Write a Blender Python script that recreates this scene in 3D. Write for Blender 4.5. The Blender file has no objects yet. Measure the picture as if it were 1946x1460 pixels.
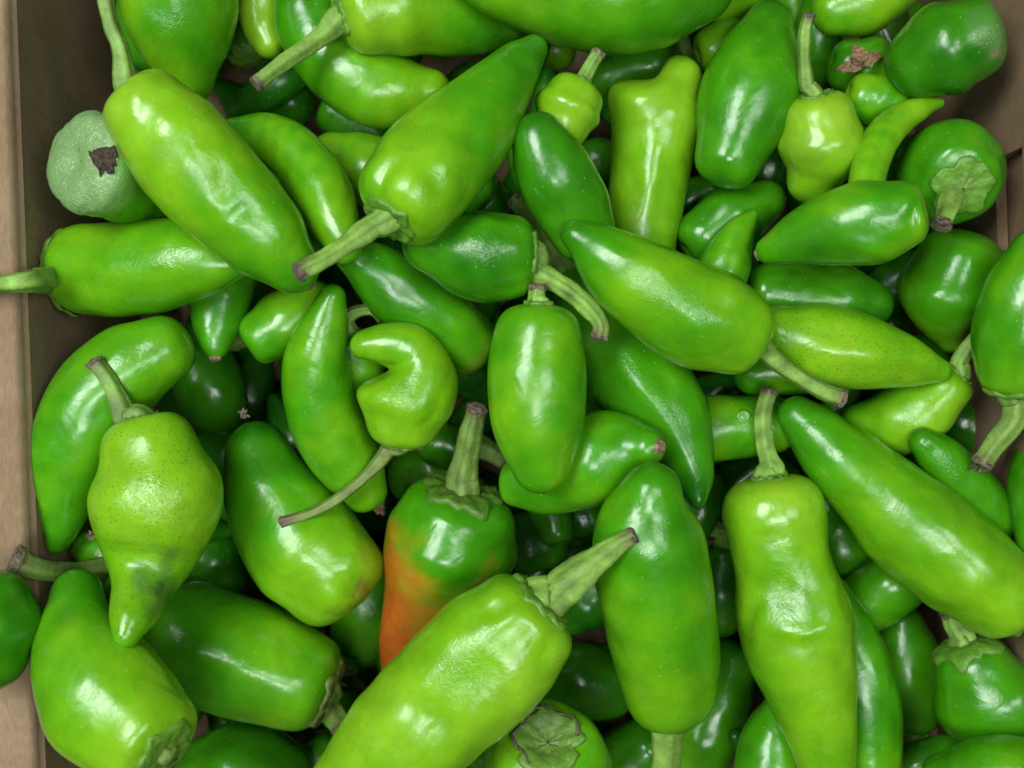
import bpy, math, random
import numpy as np
from mathutils import Vector, Matrix

# ------------------------------------------------------------------ scale
# Lengths are laid out in "u" (one u = 0.2055 mm) and turned into metres by S.
S = 0.40 / 1946.0
D = 2092.0            # height of the lens over the z = 0 level of the heap, in u
sc = bpy.context.scene
COL = sc.collection

# ------------------------------------------------------------------ camera
cd = bpy.data.cameras.new('camera')
cd.sensor_width = 36.0
cd.lens = 36.0 * D / 1946.0
cd.clip_start = 0.01
cd.clip_end = 50
cd.dof.use_dof = True
cd.dof.focus_distance = (D + 90) * S
cd.dof.aperture_fstop = 7
cam = bpy.data.objects.new('camera', cd)
COL.objects.link(cam)
cam.location = (0, 0, D * S)
sc.camera = cam

# ------------------------------------------------------------------ light
w = bpy.data.worlds.new('World')
sc.world = w
w.use_nodes = True
bg = w.node_tree.nodes['Background']
bg.inputs[0].default_value = (0.80, 0.88, 1.0, 1)
bg.inputs[1].default_value = 0.03


def area(name, loc, size, sy, power, target=(0, 0, 0), col=(0.93, 1.0, 0.94)):
    ld = bpy.data.lights.new(name, 'AREA')
    ld.shape = 'RECTANGLE'
    ld.size = size
    ld.size_y = sy
    ld.energy = power
    ld.color = col
    o = bpy.data.objects.new(name, ld)
    COL.objects.link(o)
    o.location = loc
    o.rotation_euler = (Vector(target) - Vector(loc)).to_track_quat('-Z', 'Y').to_euler()
    return o


area('ceiling_panel', (-0.60, 0.32, 1.25), 0.78, 0.50, 22)
area('ceiling_panel', (0.58, 0.06, 1.35), 0.40, 0.55, 7)
area('ceiling_panel', (0.02, -0.36, 1.45), 0.55, 0.36, 10)

sc.view_settings.view_transform = 'Standard'
sc.view_settings.look = 'None'
sc.view_settings.exposure = -0.15
sc.view_settings.gamma = 1.0

# ------------------------------------------------------------------ materials


def newmat(name):
    m = bpy.data.materials.new(name)
    m.use_nodes = True
    nt = m.node_tree
    return m, nt, nt.nodes['Principled BSDF']


def nd(nt, typ, **kw):
    n = nt.nodes.new(typ)
    for k, v in kw.items():
        if k == 'inp':
            for a, b in v.items():
                n.inputs[a].default_value = b
        else:
            setattr(n, k, v)
    return n


def ramp(nt, src, stops):
    r = nd(nt, 'ShaderNodeValToRGB')
    e = r.color_ramp.elements
    e[0].position, e[0].color = stops[0][0], stops[0][1]
    e[1].position, e[1].color = stops[1][0], stops[1][1]
    for p, c in stops[2:]:
        x = e.new(p)
        x.color = c
    nt.links.new(src, r.inputs[0])
    return r


def g4(v):
    return (v, v, v, 1)


def skin_material():
    m, nt, bs = newmat('pepper_skin')
    L = nt.links.new
    tc = nd(nt, 'ShaderNodeTexCoord')
    at = nd(nt, 'ShaderNodeAttribute', attribute_name='tint')
    wr = nd(nt, 'ShaderNodeAttribute', attribute_name='wrinkle')
    sk = nd(nt, 'ShaderNodeAttribute', attribute_name='speck')
    # faint cell mottling of the skin
    n1 = nd(nt, 'ShaderNodeTexNoise', inp={'Scale': 95.0, 'Detail': 4.0, 'Roughness': 0.6})
    L(tc.outputs['Object'], n1.inputs['Vector'])
    r1 = ramp(nt, n1.outputs['Fac'], [(0.3, g4(0.86)), (0.7, g4(1.12))])
    mx = nd(nt, 'ShaderNodeMixRGB', blend_type='MULTIPLY', inp={0: 1.0})
    L(at.outputs['Color'], mx.inputs[1])
    L(r1.outputs[0], mx.inputs[2])
    # dark pin pricks, in patches
    v1 = nd(nt, 'ShaderNodeTexVoronoi', inp={'Scale': 620.0, 'Randomness': 1.0})
    L(tc.outputs['Object'], v1.inputs['Vector'])
    rv = ramp(nt, v1.outputs['Distance'], [(0.10, g4(1)), (0.24, g4(0))])
    n2 = nd(nt, 'ShaderNodeTexNoise', inp={'Scale': 70.0, 'Detail': 2.0})
    L(tc.outputs['Object'], n2.inputs['Vector'])
    r2 = ramp(nt, n2.outputs['Fac'], [(0.57, g4(0)), (0.70, g4(0.6))])
    ma = nd(nt, 'ShaderNodeMath', operation='ADD')
    L(r2.outputs[0], ma.inputs[0])
    L(sk.outputs['Fac'], ma.inputs[1])
    mm = nd(nt, 'ShaderNodeMath', operation='MULTIPLY', use_clamp=True)
    L(rv.outputs[0], mm.inputs[0])
    L(ma.outputs[0], mm.inputs[1])
    mx2 = nd(nt, 'ShaderNodeMixRGB', blend_type='MIX')
    mx2.inputs[2].default_value = (0.02, 0.07, 0.01, 1)
    L(mm.outputs[0], mx2.inputs[0])
    L(mx.outputs[0], mx2.inputs[1])
    # pale dust specks
    v2 = nd(nt, 'ShaderNodeTexVoronoi', inp={'Scale': 210.0, 'Randomness': 1.0})
    L(tc.outputs['Object'], v2.inputs['Vector'])
    rv2 = ramp(nt, v2.outputs['Distance'], [(0.035, g4(0.7)), (0.07, g4(0))])
    mx3 = nd(nt, 'ShaderNodeMixRGB', blend_type='MIX')
    mx3.inputs[2].default_value = (0.45, 0.6, 0.25, 1)
    L(rv2.outputs[0], mx3.inputs[0])
    L(mx2.outputs[0], mx3.inputs[1])
    L(mx3.outputs[0], bs.inputs['Base Color'])
    # gloss, a little uneven
    n3 = nd(nt, 'ShaderNodeTexNoise', inp={'Scale': 140.0, 'Detail': 5.0, 'Roughness': 0.65})
    L(tc.outputs['Object'], n3.inputs['Vector'])
    r3 = ramp(nt, n3.outputs['Fac'], [(0.32, g4(0.18)), (0.70, g4(0.36))])
    L(r3.outputs[0], bs.inputs['Roughness'])
    bs.inputs['IOR'].default_value = 1.46
    bs.inputs['Specular IOR Level'].default_value = 0.66
    bs.inputs['Coat Weight'].default_value = 0.07
    bs.inputs['Coat Roughness'].default_value = 0.13
    bs.inputs['Subsurface Weight'].default_value = 0.12
    bs.inputs['Subsurface Radius'].default_value = (0.5, 1.0, 0.15)
    bs.inputs['Subsurface Scale'].default_value = 0.004
    bs.subsurface_method = 'RANDOM_WALK' if hasattr(bs, 'subsurface_method') else None
    # relief: soft unevenness, small wrinkles, strong wrinkles where painted
    b1n = nd(nt, 'ShaderNodeTexNoise', inp={'Scale': 75.0, 'Detail': 3.0, 'Roughness': 0.45, 'Distortion': 0.5})
    L(tc.outputs['Object'], b1n.inputs['Vector'])
    b1 = nd(nt, 'ShaderNodeBump', inp={'Strength': 0.6, 'Distance': 0.0012})
    L(b1n.outputs['Fac'], b1.inputs['Height'])
    b2n = nd(nt, 'ShaderNodeTexNoise', inp={'Scale': 420.0, 'Detail': 3.0, 'Roughness': 0.55, 'Distortion': 0.8})
    L(tc.outputs['Object'], b2n.inputs['Vector'])
    nm = nd(nt, 'ShaderNodeTexNoise', inp={'Scale': 38.0, 'Detail': 2.0})
    L(tc.outputs['Object'], nm.inputs['Vector'])
    rm = ramp(nt, nm.outputs['Fac'], [(0.42, g4(0.04)), (0.66, g4(0.5))])
    b2 = nd(nt, 'ShaderNodeBump', inp={'Distance': 0.00035})
    L(rm.outputs[0], b2.inputs['Strength'])
    L(b2n.outputs['Fac'], b2.inputs['Height'])
    L(b1.outputs[0], b2.inputs['Normal'])
    b3n = nd(nt, 'ShaderNodeTexNoise', inp={'Scale': 380.0, 'Detail': 2.5, 'Roughness': 0.5, 'Distortion': 1.2})
    wp = nd(nt, 'ShaderNodeTexNoise', inp={'Scale': 150.0, 'Detail': 2.0})
    L(tc.outputs['Object'], wp.inputs['Vector'])
    wm = nd(nt, 'ShaderNodeMixRGB', blend_type='LINEAR_LIGHT', inp={0: 0.012})
    L(tc.outputs['Object'], wm.inputs[1])
    L(wp.outputs['Color'], wm.inputs[2])
    L(wm.outputs[0], b3n.inputs['Vector'])
    b3 = nd(nt, 'ShaderNodeBump', inp={'Distance': 0.0018})
    L(wr.outputs['Fac'], b3.inputs['Strength'])
    L(b3n.outputs['Fac'], b3.inputs['Height'])
    L(b2.outputs[0], b3.inputs['Normal'])
    L(b3.outputs[0], bs.inputs['Normal'])
    return m


def stem_material(name, rough=0.55):
    m, nt, bs = newmat(name)
    L = nt.links.new
    tc = nd(nt, 'ShaderNodeTexCoord')
    at = nd(nt, 'ShaderNodeAttribute', attribute_name='tint')
    n1 = nd(nt, 'ShaderNodeTexNoise', inp={'Scale': 260.0, 'Detail': 5.0, 'Roughness': 0.7})
    L(tc.outputs['Object'], n1.inputs['Vector'])
    r1 = ramp(nt, n1.outputs['Fac'], [(0.3, g4(0.75)), (0.7, g4(1.18))])
    mx = nd(nt, 'ShaderNodeMixRGB', blend_type='MULTIPLY', inp={0: 1.0})
    L(at.outputs['Color'], mx.inputs[1])
    L(r1.outputs[0], mx.inputs[2])
    n2 = nd(nt, 'ShaderNodeTexNoise', inp={'Scale': 120.0, 'Detail': 6.0, 'Roughness': 0.75})
    L(tc.outputs['Object'], n2.inputs['Vector'])
    r2 = ramp(nt, n2.outputs['Fac'], [(0.60, g4(0)), (0.76, g4(0.7))])
    mx2 = nd(nt, 'ShaderNodeMixRGB', blend_type='MIX')
    mx2.inputs[2].default_value = (0.13, 0.085, 0.04, 1)
    L(r2.outputs[0], mx2.inputs[0])
    L(mx.outputs[0], mx2.inputs[1])
    L(mx2.outputs[0], bs.inputs['Base Color'])
    bs.inputs['Roughness'].default_value = rough
    bn = nd(nt, 'ShaderNodeTexNoise', inp={'Scale': 500.0, 'Detail': 4.0})
    L(tc.outputs['Object'], bn.inputs['Vector'])
    b = nd(nt, 'ShaderNodeBump', inp={'Strength': 0.7, 'Distance': 0.0006})
    L(bn.outputs['Fac'], b.inputs['Height'])
    L(b.outputs[0], bs.inputs['Normal'])
    return m


def woody_material(name, c1, c2):
    m, nt, bs = newmat(name)
    L = nt.links.new
    tc = nd(nt, 'ShaderNodeTexCoord')
    n1 = nd(nt, 'ShaderNodeTexNoise', inp={'Scale': 700.0, 'Detail': 5.0, 'Roughness': 0.7})
    L(tc.outputs['Object'], n1.inputs['Vector'])
    r1 = ramp(nt, n1.outputs['Fac'], [(0.35, (*c1, 1)), (0.65, (*c2, 1))])
    L(r1.outputs[0], bs.inputs['Base Color'])
    bs.inputs['Roughness'].default_value = 0.85
    b = nd(nt, 'ShaderNodeBump', inp={'Strength': 1.0, 'Distance': 0.0008})
    L(n1.outputs['Fac'], b.inputs['Height'])
    L(b.outputs[0], bs.inputs['Normal'])
    return m


def card_material():
    m, nt, bs = newmat('kraft_cardboard')
    L = nt.links.new
    tc = nd(nt, 'ShaderNodeTexCoord')
    n1 = nd(nt, 'ShaderNodeTexNoise', inp={'Scale': 30.0, 'Detail': 6.0, 'Roughness': 0.65})
    L(tc.outputs['Object'], n1.inputs['Vector'])
    r1 = ramp(nt, n1.outputs['Fac'], [(0.3, (0.23, 0.148, 0.085, 1)), (0.7, (0.32, 0.218, 0.142, 1))])
    mp = nd(nt, 'ShaderNodeMapping')
    mp.inputs['Scale'].default_value = (900, 220, 900)
    L(tc.outputs['Object'], mp.inputs['Vector'])
    n2 = nd(nt, 'ShaderNodeTexNoise', inp={'Scale': 1.0, 'Detail': 4.0, 'Roughness': 0.7})
    L(mp.outputs[0], n2.inputs['Vector'])
    r2 = ramp(nt, n2.outputs['Fac'], [(0.3, g4(0.8)), (0.7, g4(1.12))])
    mx = nd(nt, 'ShaderNodeMixRGB', blend_type='MULTIPLY', inp={0: 1.0})
    L(r1.outputs[0], mx.inputs[1])
    L(r2.outputs[0], mx.inputs[2])
    L(mx.outputs[0], bs.inputs['Base Color'])
    bs.inputs['Roughness'].default_value = 0.85
    bs.inputs['Specular IOR Level'].default_value = 0.25
    wv = nd(nt, 'ShaderNodeTexWave', wave_type='BANDS', bands_direction='Y', inp={'Scale': 45.0, 'Distortion': 0.6})
    L(tc.outputs['Object'], wv.inputs['Vector'])
    b0 = nd(nt, 'ShaderNodeBump', inp={'Strength': 0.18, 'Distance': 0.0006})
    L(wv.outputs['Fac'], b0.inputs['Height'])
    b = nd(nt, 'ShaderNodeBump', inp={'Strength': 0.35, 'Distance': 0.0005})
    L(n2.outputs['Fac'], b.inputs['Height'])
    L(b0.outputs[0], b.inputs['Normal'])
    L(b.outputs[0], bs.inputs['Normal'])
    return m


M_SKIN = skin_material()
M_STEM = stem_material('pepper_stem')
M_CALYX = stem_material('pepper_calyx', 0.45)
M_WOOD = woody_material('dry_stem_end', (0.03, 0.022, 0.016), (0.24, 0.18, 0.13))
M_SCAR = woody_material('blossom_scar', (0.05, 0.03, 0.02), (0.38, 0.28, 0.16))
M_DARKWOOD = woody_material('dark_dried_scar', (0.006, 0.006, 0.008), (0.10, 0.065, 0.04))
M_DRY = woody_material('dried_flower', (0.10, 0.05, 0.025), (0.35, 0.22, 0.12))
M_CARD = card_material()

# ------------------------------------------------------------------ palette (linear)
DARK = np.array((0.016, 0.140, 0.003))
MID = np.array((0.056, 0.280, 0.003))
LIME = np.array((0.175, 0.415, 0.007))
YEL = np.array((0.260, 0.470, 0.022))
RED = np.array((0.50, 0.085, 0.012))
ORANGE = np.array((0.40, 0.22, 0.012))
PALE = np.array((0.20, 0.35, 0.13))
STEMC = np.array((0.19, 0.34, 0.055))


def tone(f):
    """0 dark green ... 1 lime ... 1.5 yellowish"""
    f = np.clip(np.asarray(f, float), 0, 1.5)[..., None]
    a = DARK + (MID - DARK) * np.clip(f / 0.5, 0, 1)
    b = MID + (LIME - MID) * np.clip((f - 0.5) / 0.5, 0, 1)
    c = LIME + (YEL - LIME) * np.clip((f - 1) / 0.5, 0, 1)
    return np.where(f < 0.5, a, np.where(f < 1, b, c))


# ------------------------------------------------------------------ the heap, bottom to top
# body: (x, y, r[, dz]) from the stem end to the tip; stem: same, from the fruit outwards.
P = []


def pep(label, body, stem=None, col=(0.5, 0.5), **kw):
    P.append(dict(label=label, body=body, stem=stem, col=col, **kw))


# --- deep layer, seen only in the gaps
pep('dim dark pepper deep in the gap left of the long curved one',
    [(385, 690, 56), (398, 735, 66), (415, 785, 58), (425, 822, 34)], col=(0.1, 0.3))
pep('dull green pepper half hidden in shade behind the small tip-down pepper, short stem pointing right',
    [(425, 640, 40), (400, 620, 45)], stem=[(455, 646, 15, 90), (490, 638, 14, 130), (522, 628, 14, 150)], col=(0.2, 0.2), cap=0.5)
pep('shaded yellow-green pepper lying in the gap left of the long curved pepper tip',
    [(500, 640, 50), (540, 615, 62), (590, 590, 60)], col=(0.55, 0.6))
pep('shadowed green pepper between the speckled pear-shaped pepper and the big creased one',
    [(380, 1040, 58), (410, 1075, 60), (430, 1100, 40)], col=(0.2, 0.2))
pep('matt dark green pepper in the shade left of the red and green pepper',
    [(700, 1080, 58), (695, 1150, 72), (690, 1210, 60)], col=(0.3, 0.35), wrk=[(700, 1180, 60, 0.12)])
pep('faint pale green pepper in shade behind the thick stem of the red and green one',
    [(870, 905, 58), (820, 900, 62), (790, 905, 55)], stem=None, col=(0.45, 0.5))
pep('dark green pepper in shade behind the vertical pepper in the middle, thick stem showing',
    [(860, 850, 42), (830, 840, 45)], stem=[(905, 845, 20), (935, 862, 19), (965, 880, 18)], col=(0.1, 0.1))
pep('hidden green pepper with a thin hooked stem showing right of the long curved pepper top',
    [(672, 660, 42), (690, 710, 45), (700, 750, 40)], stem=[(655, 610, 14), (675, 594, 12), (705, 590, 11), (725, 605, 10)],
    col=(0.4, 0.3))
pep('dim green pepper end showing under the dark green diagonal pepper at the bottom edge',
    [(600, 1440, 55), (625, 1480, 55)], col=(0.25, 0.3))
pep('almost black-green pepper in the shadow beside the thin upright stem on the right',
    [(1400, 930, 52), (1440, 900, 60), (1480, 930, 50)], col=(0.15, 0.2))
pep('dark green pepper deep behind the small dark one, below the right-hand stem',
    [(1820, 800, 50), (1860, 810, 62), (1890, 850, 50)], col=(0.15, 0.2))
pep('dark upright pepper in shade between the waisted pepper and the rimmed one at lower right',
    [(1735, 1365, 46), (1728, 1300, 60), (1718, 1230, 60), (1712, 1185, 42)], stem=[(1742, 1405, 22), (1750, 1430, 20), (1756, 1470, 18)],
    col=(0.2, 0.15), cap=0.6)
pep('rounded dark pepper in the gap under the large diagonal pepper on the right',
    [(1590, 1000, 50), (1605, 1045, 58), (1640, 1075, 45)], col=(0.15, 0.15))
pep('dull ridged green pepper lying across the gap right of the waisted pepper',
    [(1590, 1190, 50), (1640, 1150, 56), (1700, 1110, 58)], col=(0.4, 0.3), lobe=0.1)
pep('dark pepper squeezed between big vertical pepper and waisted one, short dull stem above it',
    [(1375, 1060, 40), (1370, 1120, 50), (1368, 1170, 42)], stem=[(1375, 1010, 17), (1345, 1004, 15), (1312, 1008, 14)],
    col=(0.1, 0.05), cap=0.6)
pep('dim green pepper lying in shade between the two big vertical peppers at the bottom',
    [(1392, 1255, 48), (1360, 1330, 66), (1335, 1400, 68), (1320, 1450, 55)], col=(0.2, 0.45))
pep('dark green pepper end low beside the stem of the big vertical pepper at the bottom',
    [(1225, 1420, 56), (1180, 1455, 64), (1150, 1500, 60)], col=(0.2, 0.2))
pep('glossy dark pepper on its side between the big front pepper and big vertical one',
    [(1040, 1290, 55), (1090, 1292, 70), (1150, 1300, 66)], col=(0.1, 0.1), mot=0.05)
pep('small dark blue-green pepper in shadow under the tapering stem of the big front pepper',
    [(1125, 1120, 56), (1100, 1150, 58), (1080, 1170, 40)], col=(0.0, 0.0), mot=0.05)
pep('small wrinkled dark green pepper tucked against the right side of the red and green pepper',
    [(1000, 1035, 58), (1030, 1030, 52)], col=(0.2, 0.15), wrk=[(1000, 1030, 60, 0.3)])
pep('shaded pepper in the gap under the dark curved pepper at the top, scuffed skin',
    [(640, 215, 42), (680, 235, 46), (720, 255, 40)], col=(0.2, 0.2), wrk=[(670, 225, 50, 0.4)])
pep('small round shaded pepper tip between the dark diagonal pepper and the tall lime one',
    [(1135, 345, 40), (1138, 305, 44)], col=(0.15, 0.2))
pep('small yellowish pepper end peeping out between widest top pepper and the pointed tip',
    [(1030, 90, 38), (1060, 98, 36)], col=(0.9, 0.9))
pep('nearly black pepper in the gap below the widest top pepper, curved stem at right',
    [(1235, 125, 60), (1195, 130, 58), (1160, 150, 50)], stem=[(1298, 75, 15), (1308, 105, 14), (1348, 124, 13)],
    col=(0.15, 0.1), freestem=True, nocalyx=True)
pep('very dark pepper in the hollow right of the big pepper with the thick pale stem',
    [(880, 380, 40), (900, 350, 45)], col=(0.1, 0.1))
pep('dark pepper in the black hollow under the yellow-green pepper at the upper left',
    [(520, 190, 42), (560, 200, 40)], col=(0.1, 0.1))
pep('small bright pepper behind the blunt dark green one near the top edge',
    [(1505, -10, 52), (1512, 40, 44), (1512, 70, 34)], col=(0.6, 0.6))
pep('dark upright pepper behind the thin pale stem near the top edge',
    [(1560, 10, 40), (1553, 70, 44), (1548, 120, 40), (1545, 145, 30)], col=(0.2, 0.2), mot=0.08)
pep('pepper at the top edge with a crumpled dark calyx left of a small yellow one',
    [(468, 92, 38, 25), (455, 30, 46, -30), (450, -20, 50, -60)], calyx=0.85, col=(0.1, 0.1), dimple=0.1, wrk=[(468, 100, 60, 0.4)])
pep('dark pepper end cut by the lower left edge of the photo',
    [(20, 1495, 50), (70, 1490, 52)], col=(0.2, 0.2))
pep('green pepper mostly under the pear-shaped one, thick knobbly stem reaching the left box rim',
    [(250, 1110, 60), (200, 1060, 48), (170, 1040, 35)], stem=[(195, 1078, 20, 60), (140, 1086, 18, 115), (75, 1082, 19, 190), (28, 1068, 25, 225)], stemabs=[None, -120, -35, -15],
    col=(0.4, 0.4), freestem=True, nocalyx=True, stemcol=0.6, brown=0.15, zmin=-230)
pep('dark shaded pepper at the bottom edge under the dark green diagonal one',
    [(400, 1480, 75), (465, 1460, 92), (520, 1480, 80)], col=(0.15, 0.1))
NDEEP = len(P)
# --- middle layer
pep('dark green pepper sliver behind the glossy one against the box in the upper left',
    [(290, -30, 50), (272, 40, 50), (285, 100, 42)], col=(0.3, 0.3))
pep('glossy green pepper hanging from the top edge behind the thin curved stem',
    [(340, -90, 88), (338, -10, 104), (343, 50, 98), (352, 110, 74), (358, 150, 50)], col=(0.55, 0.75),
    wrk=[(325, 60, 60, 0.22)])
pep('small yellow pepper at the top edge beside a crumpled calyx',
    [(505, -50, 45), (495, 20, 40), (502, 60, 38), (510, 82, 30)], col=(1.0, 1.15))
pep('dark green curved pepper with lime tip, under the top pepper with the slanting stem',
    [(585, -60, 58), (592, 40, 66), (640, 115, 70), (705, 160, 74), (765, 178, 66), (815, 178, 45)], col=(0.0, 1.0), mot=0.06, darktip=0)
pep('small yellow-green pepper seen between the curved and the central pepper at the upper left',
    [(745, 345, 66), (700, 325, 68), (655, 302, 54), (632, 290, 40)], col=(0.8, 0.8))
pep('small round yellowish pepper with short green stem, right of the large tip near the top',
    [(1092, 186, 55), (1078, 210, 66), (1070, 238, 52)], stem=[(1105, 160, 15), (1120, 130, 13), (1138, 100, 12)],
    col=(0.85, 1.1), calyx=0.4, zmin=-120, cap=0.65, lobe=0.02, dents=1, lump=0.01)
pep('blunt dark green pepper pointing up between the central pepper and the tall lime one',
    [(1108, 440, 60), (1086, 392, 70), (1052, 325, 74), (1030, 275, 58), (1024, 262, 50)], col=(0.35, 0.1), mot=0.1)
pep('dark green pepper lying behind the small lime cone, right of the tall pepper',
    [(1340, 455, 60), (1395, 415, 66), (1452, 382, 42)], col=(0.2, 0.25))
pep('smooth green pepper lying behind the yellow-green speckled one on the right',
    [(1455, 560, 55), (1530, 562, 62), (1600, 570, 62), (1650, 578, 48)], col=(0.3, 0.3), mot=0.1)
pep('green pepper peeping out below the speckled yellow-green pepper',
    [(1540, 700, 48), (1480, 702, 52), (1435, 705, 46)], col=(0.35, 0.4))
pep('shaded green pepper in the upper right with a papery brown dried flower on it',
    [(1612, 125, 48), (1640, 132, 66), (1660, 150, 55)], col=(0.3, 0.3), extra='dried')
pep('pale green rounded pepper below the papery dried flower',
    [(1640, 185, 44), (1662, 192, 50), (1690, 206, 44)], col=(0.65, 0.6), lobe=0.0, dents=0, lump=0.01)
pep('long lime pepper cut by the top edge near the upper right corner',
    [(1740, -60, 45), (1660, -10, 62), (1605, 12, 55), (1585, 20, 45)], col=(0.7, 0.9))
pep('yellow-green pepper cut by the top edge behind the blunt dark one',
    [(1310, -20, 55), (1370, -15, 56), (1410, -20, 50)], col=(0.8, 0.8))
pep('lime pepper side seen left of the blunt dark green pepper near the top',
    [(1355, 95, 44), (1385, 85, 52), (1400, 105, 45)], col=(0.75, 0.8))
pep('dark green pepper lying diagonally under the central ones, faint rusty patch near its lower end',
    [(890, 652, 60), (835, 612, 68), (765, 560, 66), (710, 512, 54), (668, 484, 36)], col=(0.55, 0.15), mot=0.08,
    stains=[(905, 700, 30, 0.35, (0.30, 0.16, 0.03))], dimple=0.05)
pep('light green pepper with a round wart, mostly behind the thin upright stem',
    [(1310, 818, 60), (1395, 812, 58), (1470, 805, 52)], col=(0.6, 0.5), wrk=[(1420, 800, 18, 0.4)], extra='wart')
pep('long pointed green pepper with a scuffed matt streak, lying under the large glossy one',
    [(1088, 548, 42), (1118, 598, 56), (1165, 660, 78), (1225, 735, 92), (1275, 800, 77), (1304, 865, 54), (1322, 920, 34), (1326, 948, 20)],
    stem=[(1062, 495, 20), (1035, 450, 13), (1003, 412, 13), (978, 380, 14)], col=(0.5, 0.1), mot=0.1, calyx=0.5,
    wrk=[(1200, 690, 50, 0.25), (1260, 790, 40, 0.25)], folds=[(1150, 630, 1325, 900, 14, 11), (1190, 620, 1300, 760, 16, -8)])
pep('dark glossy pepper with a long hooked stem arching over the middle of the heap',
    [(962, 487, 78), (922, 487, 87), (870, 479, 78), (820, 464, 58)],
    stem=[(1000, 512, 26), (1040, 528, 20), (1085, 555, 19), (1125, 592, 17), (1142, 620, 15), (1138, 642, 14)],
    col=(0.5, 0.15), calyx=0.55, wrk=[(920, 480, 50, 0.25)], zmin=-60)
pep('large curved green pepper along the left wall of the box, pointing down',
    [(300, 668, 66), (250, 695, 82), (188, 755, 86), (150, 830, 84), (132, 900, 70), (122, 962, 50), (112, 1020, 28), (108, 1032, 22)],
    col=(0.55, 0.35), cap=0.95, dimple=0.0, scar=0.25, mot=0.08, lobe=0.02, lump=0.012, dents=2, zmin=-150)
pep('small green pepper pointing down below the large yellow-green one, pale scar on its tip',
    [(425, 520, 66), (415, 565, 58), (411, 610, 46), (409, 645, 36), (409, 658, 28)], col=(0.4, 0.35), scar=0.35)
pep('pale wrinkled pepper end facing up against the left box wall, with a dark dried hole',
    [(168, 308, 100, 60), (200, 318, 92, 20), (250, 345, 80, -60), (290, 360, 60, -110)], col=(0.9, 0.3), spec='scarred', bumps=[(192, 293, 42, -16)],
    calyx=False, dimple=0.3, cap=0.35, extra='hole', smax=0.1, zmin=-170)
pep('broad yellow-green pepper standing in the lower left corner with crumpled calyx facing up',
    [(285, 1405, 94, 85), (245, 1366, 108, 50), (196, 1312, 115, 15), (160, 1248, 95, -25), (143, 1185, 68, -75), (146, 1127, 48, -125)],
    col=(1.1, 0.3), calyx=0.6, cap=0.5, extra='stub', smax=0.15, mot=0.1, zmin=-130, lobe=0.04)
pep('dark pepper lying over the box rim at the left edge of the photo',
    [(-30, 1150, 80), (-18, 1195, 88), (-22, 1240, 75)], col=(0.15, 0.1), mot=0.05, lobe=0.02, zmin=35, smax=0.05)  # base green darkened to stand in for shade on this pepper
pep('green pepper tapering down to the right, behind the thin stem near the right edge',
    [(1818, 512, 80), (1806, 548, 98), (1798, 595, 74), (1803, 632, 40), (1806, 645, 28)], col=(0.35, 0.7), cap=0.9, dimple=0.0, mot=0.14)
pep('lime pepper with a thin straight stem rising to the right edge, below the speckled one',
    [(1798, 735, 50), (1755, 772, 68), (1700, 803, 66), (1640, 812, 46)],
    stem=[(1820, 690, 16), (1850, 645, 13), (1885, 600, 12), (1910, 577, 11)], col=(0.95, 0.6), calyx=0.45,
    wrk=[(1730, 790, 50, 0.15)])
pep('small dark green pepper pointing up between the lime one and the large diagonal pepper',
    [(1880, 985, 56), (1832, 925, 54), (1785, 868, 44), (1754, 840, 28)], col=(0.25, 0.3), mot=0.08, wrk=[(1800, 890, 50, 0.3)])
pep('dark green pepper end at the right edge beside the black gap',
    [(1985, 820, 40), (1975, 900, 52), (1970, 970, 50), (1965, 1030, 35)], col=(0.3, 0.3))
pep('green pepper behind the right side of the waisted one, glossy patch half way up',
    [(1655, 1520, 60), (1650, 1430, 62), (1645, 1350, 66), (1628, 1260, 62), (1605, 1180, 44), (1590, 1120, 24)], col=(0.4, 0.3), mot=0.14)
pep('plain green pepper at the bottom edge left of the waisted one',
    [(1470, 1530, 65), (1465, 1450, 64), (1475, 1380, 50), (1485, 1350, 36)], col=(0.4, 0.4), mot=0.08)
pep('rounded dark green pepper in the lower right with a rimmed calyx at its top',
    [(1850, 1270, 72), (1868, 1312, 98), (1905, 1355, 96), (1940, 1390, 70)], col=(0.3, 0.35), calyx=0.8,
    stem=[(1835, 1215, 22), (1815, 1190, 18), (1805, 1165, 16)], smax=0.2)
pep('green pepper cut by the bottom right corner',
    [(1800, 1490, 55), (1870, 1475, 74), (1940, 1475, 76)], col=(0.45, 0.4))
pep('pepper at the bottom edge with a torn hollow calyx facing up',
    [(1040, 1425, 104, 40), (1038, 1450, 116, -10), (1030, 1490, 108, -90)], col=(0.75, 0.5), calyx=0.55, cap=0.45, dimple=0.75,
    extra='torn', smax=0.1, dry=0.15)
pep('dark green blocky pepper lying diagonally near the lower left, with a brown withered calyx',
    [(565, 1293, 96), (500, 1266, 108), (420, 1240, 112), (340, 1208, 104), (288, 1192, 78)],
    stem=[(605, 1325, 24), (628, 1352, 22), (650, 1380, 20)], col=(0.45, 0.5), calyx=0.6, dry=0.55, mot=0.16, folds=[(265, 1215, 560, 1300, 16, 9)])
pep('pepper ripening from green to orange-red towards its tip, with a thick upright stem',
    [(866, 992, 112), (858, 1022, 128), (832, 1090, 106), (802, 1160, 74), (775, 1230, 54), (764, 1290, 38)],
    stem=[(878, 910, 26), (888, 860, 23), (898, 810, 20), (907, 776, 17)], col=(0.25, 0.5), spec='red', calyx=0.6, cap=0.62,
    brown=0.12, stemcol=0.7, mot=0.08, bumps=[(965, 985, 40, 12)])
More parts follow.
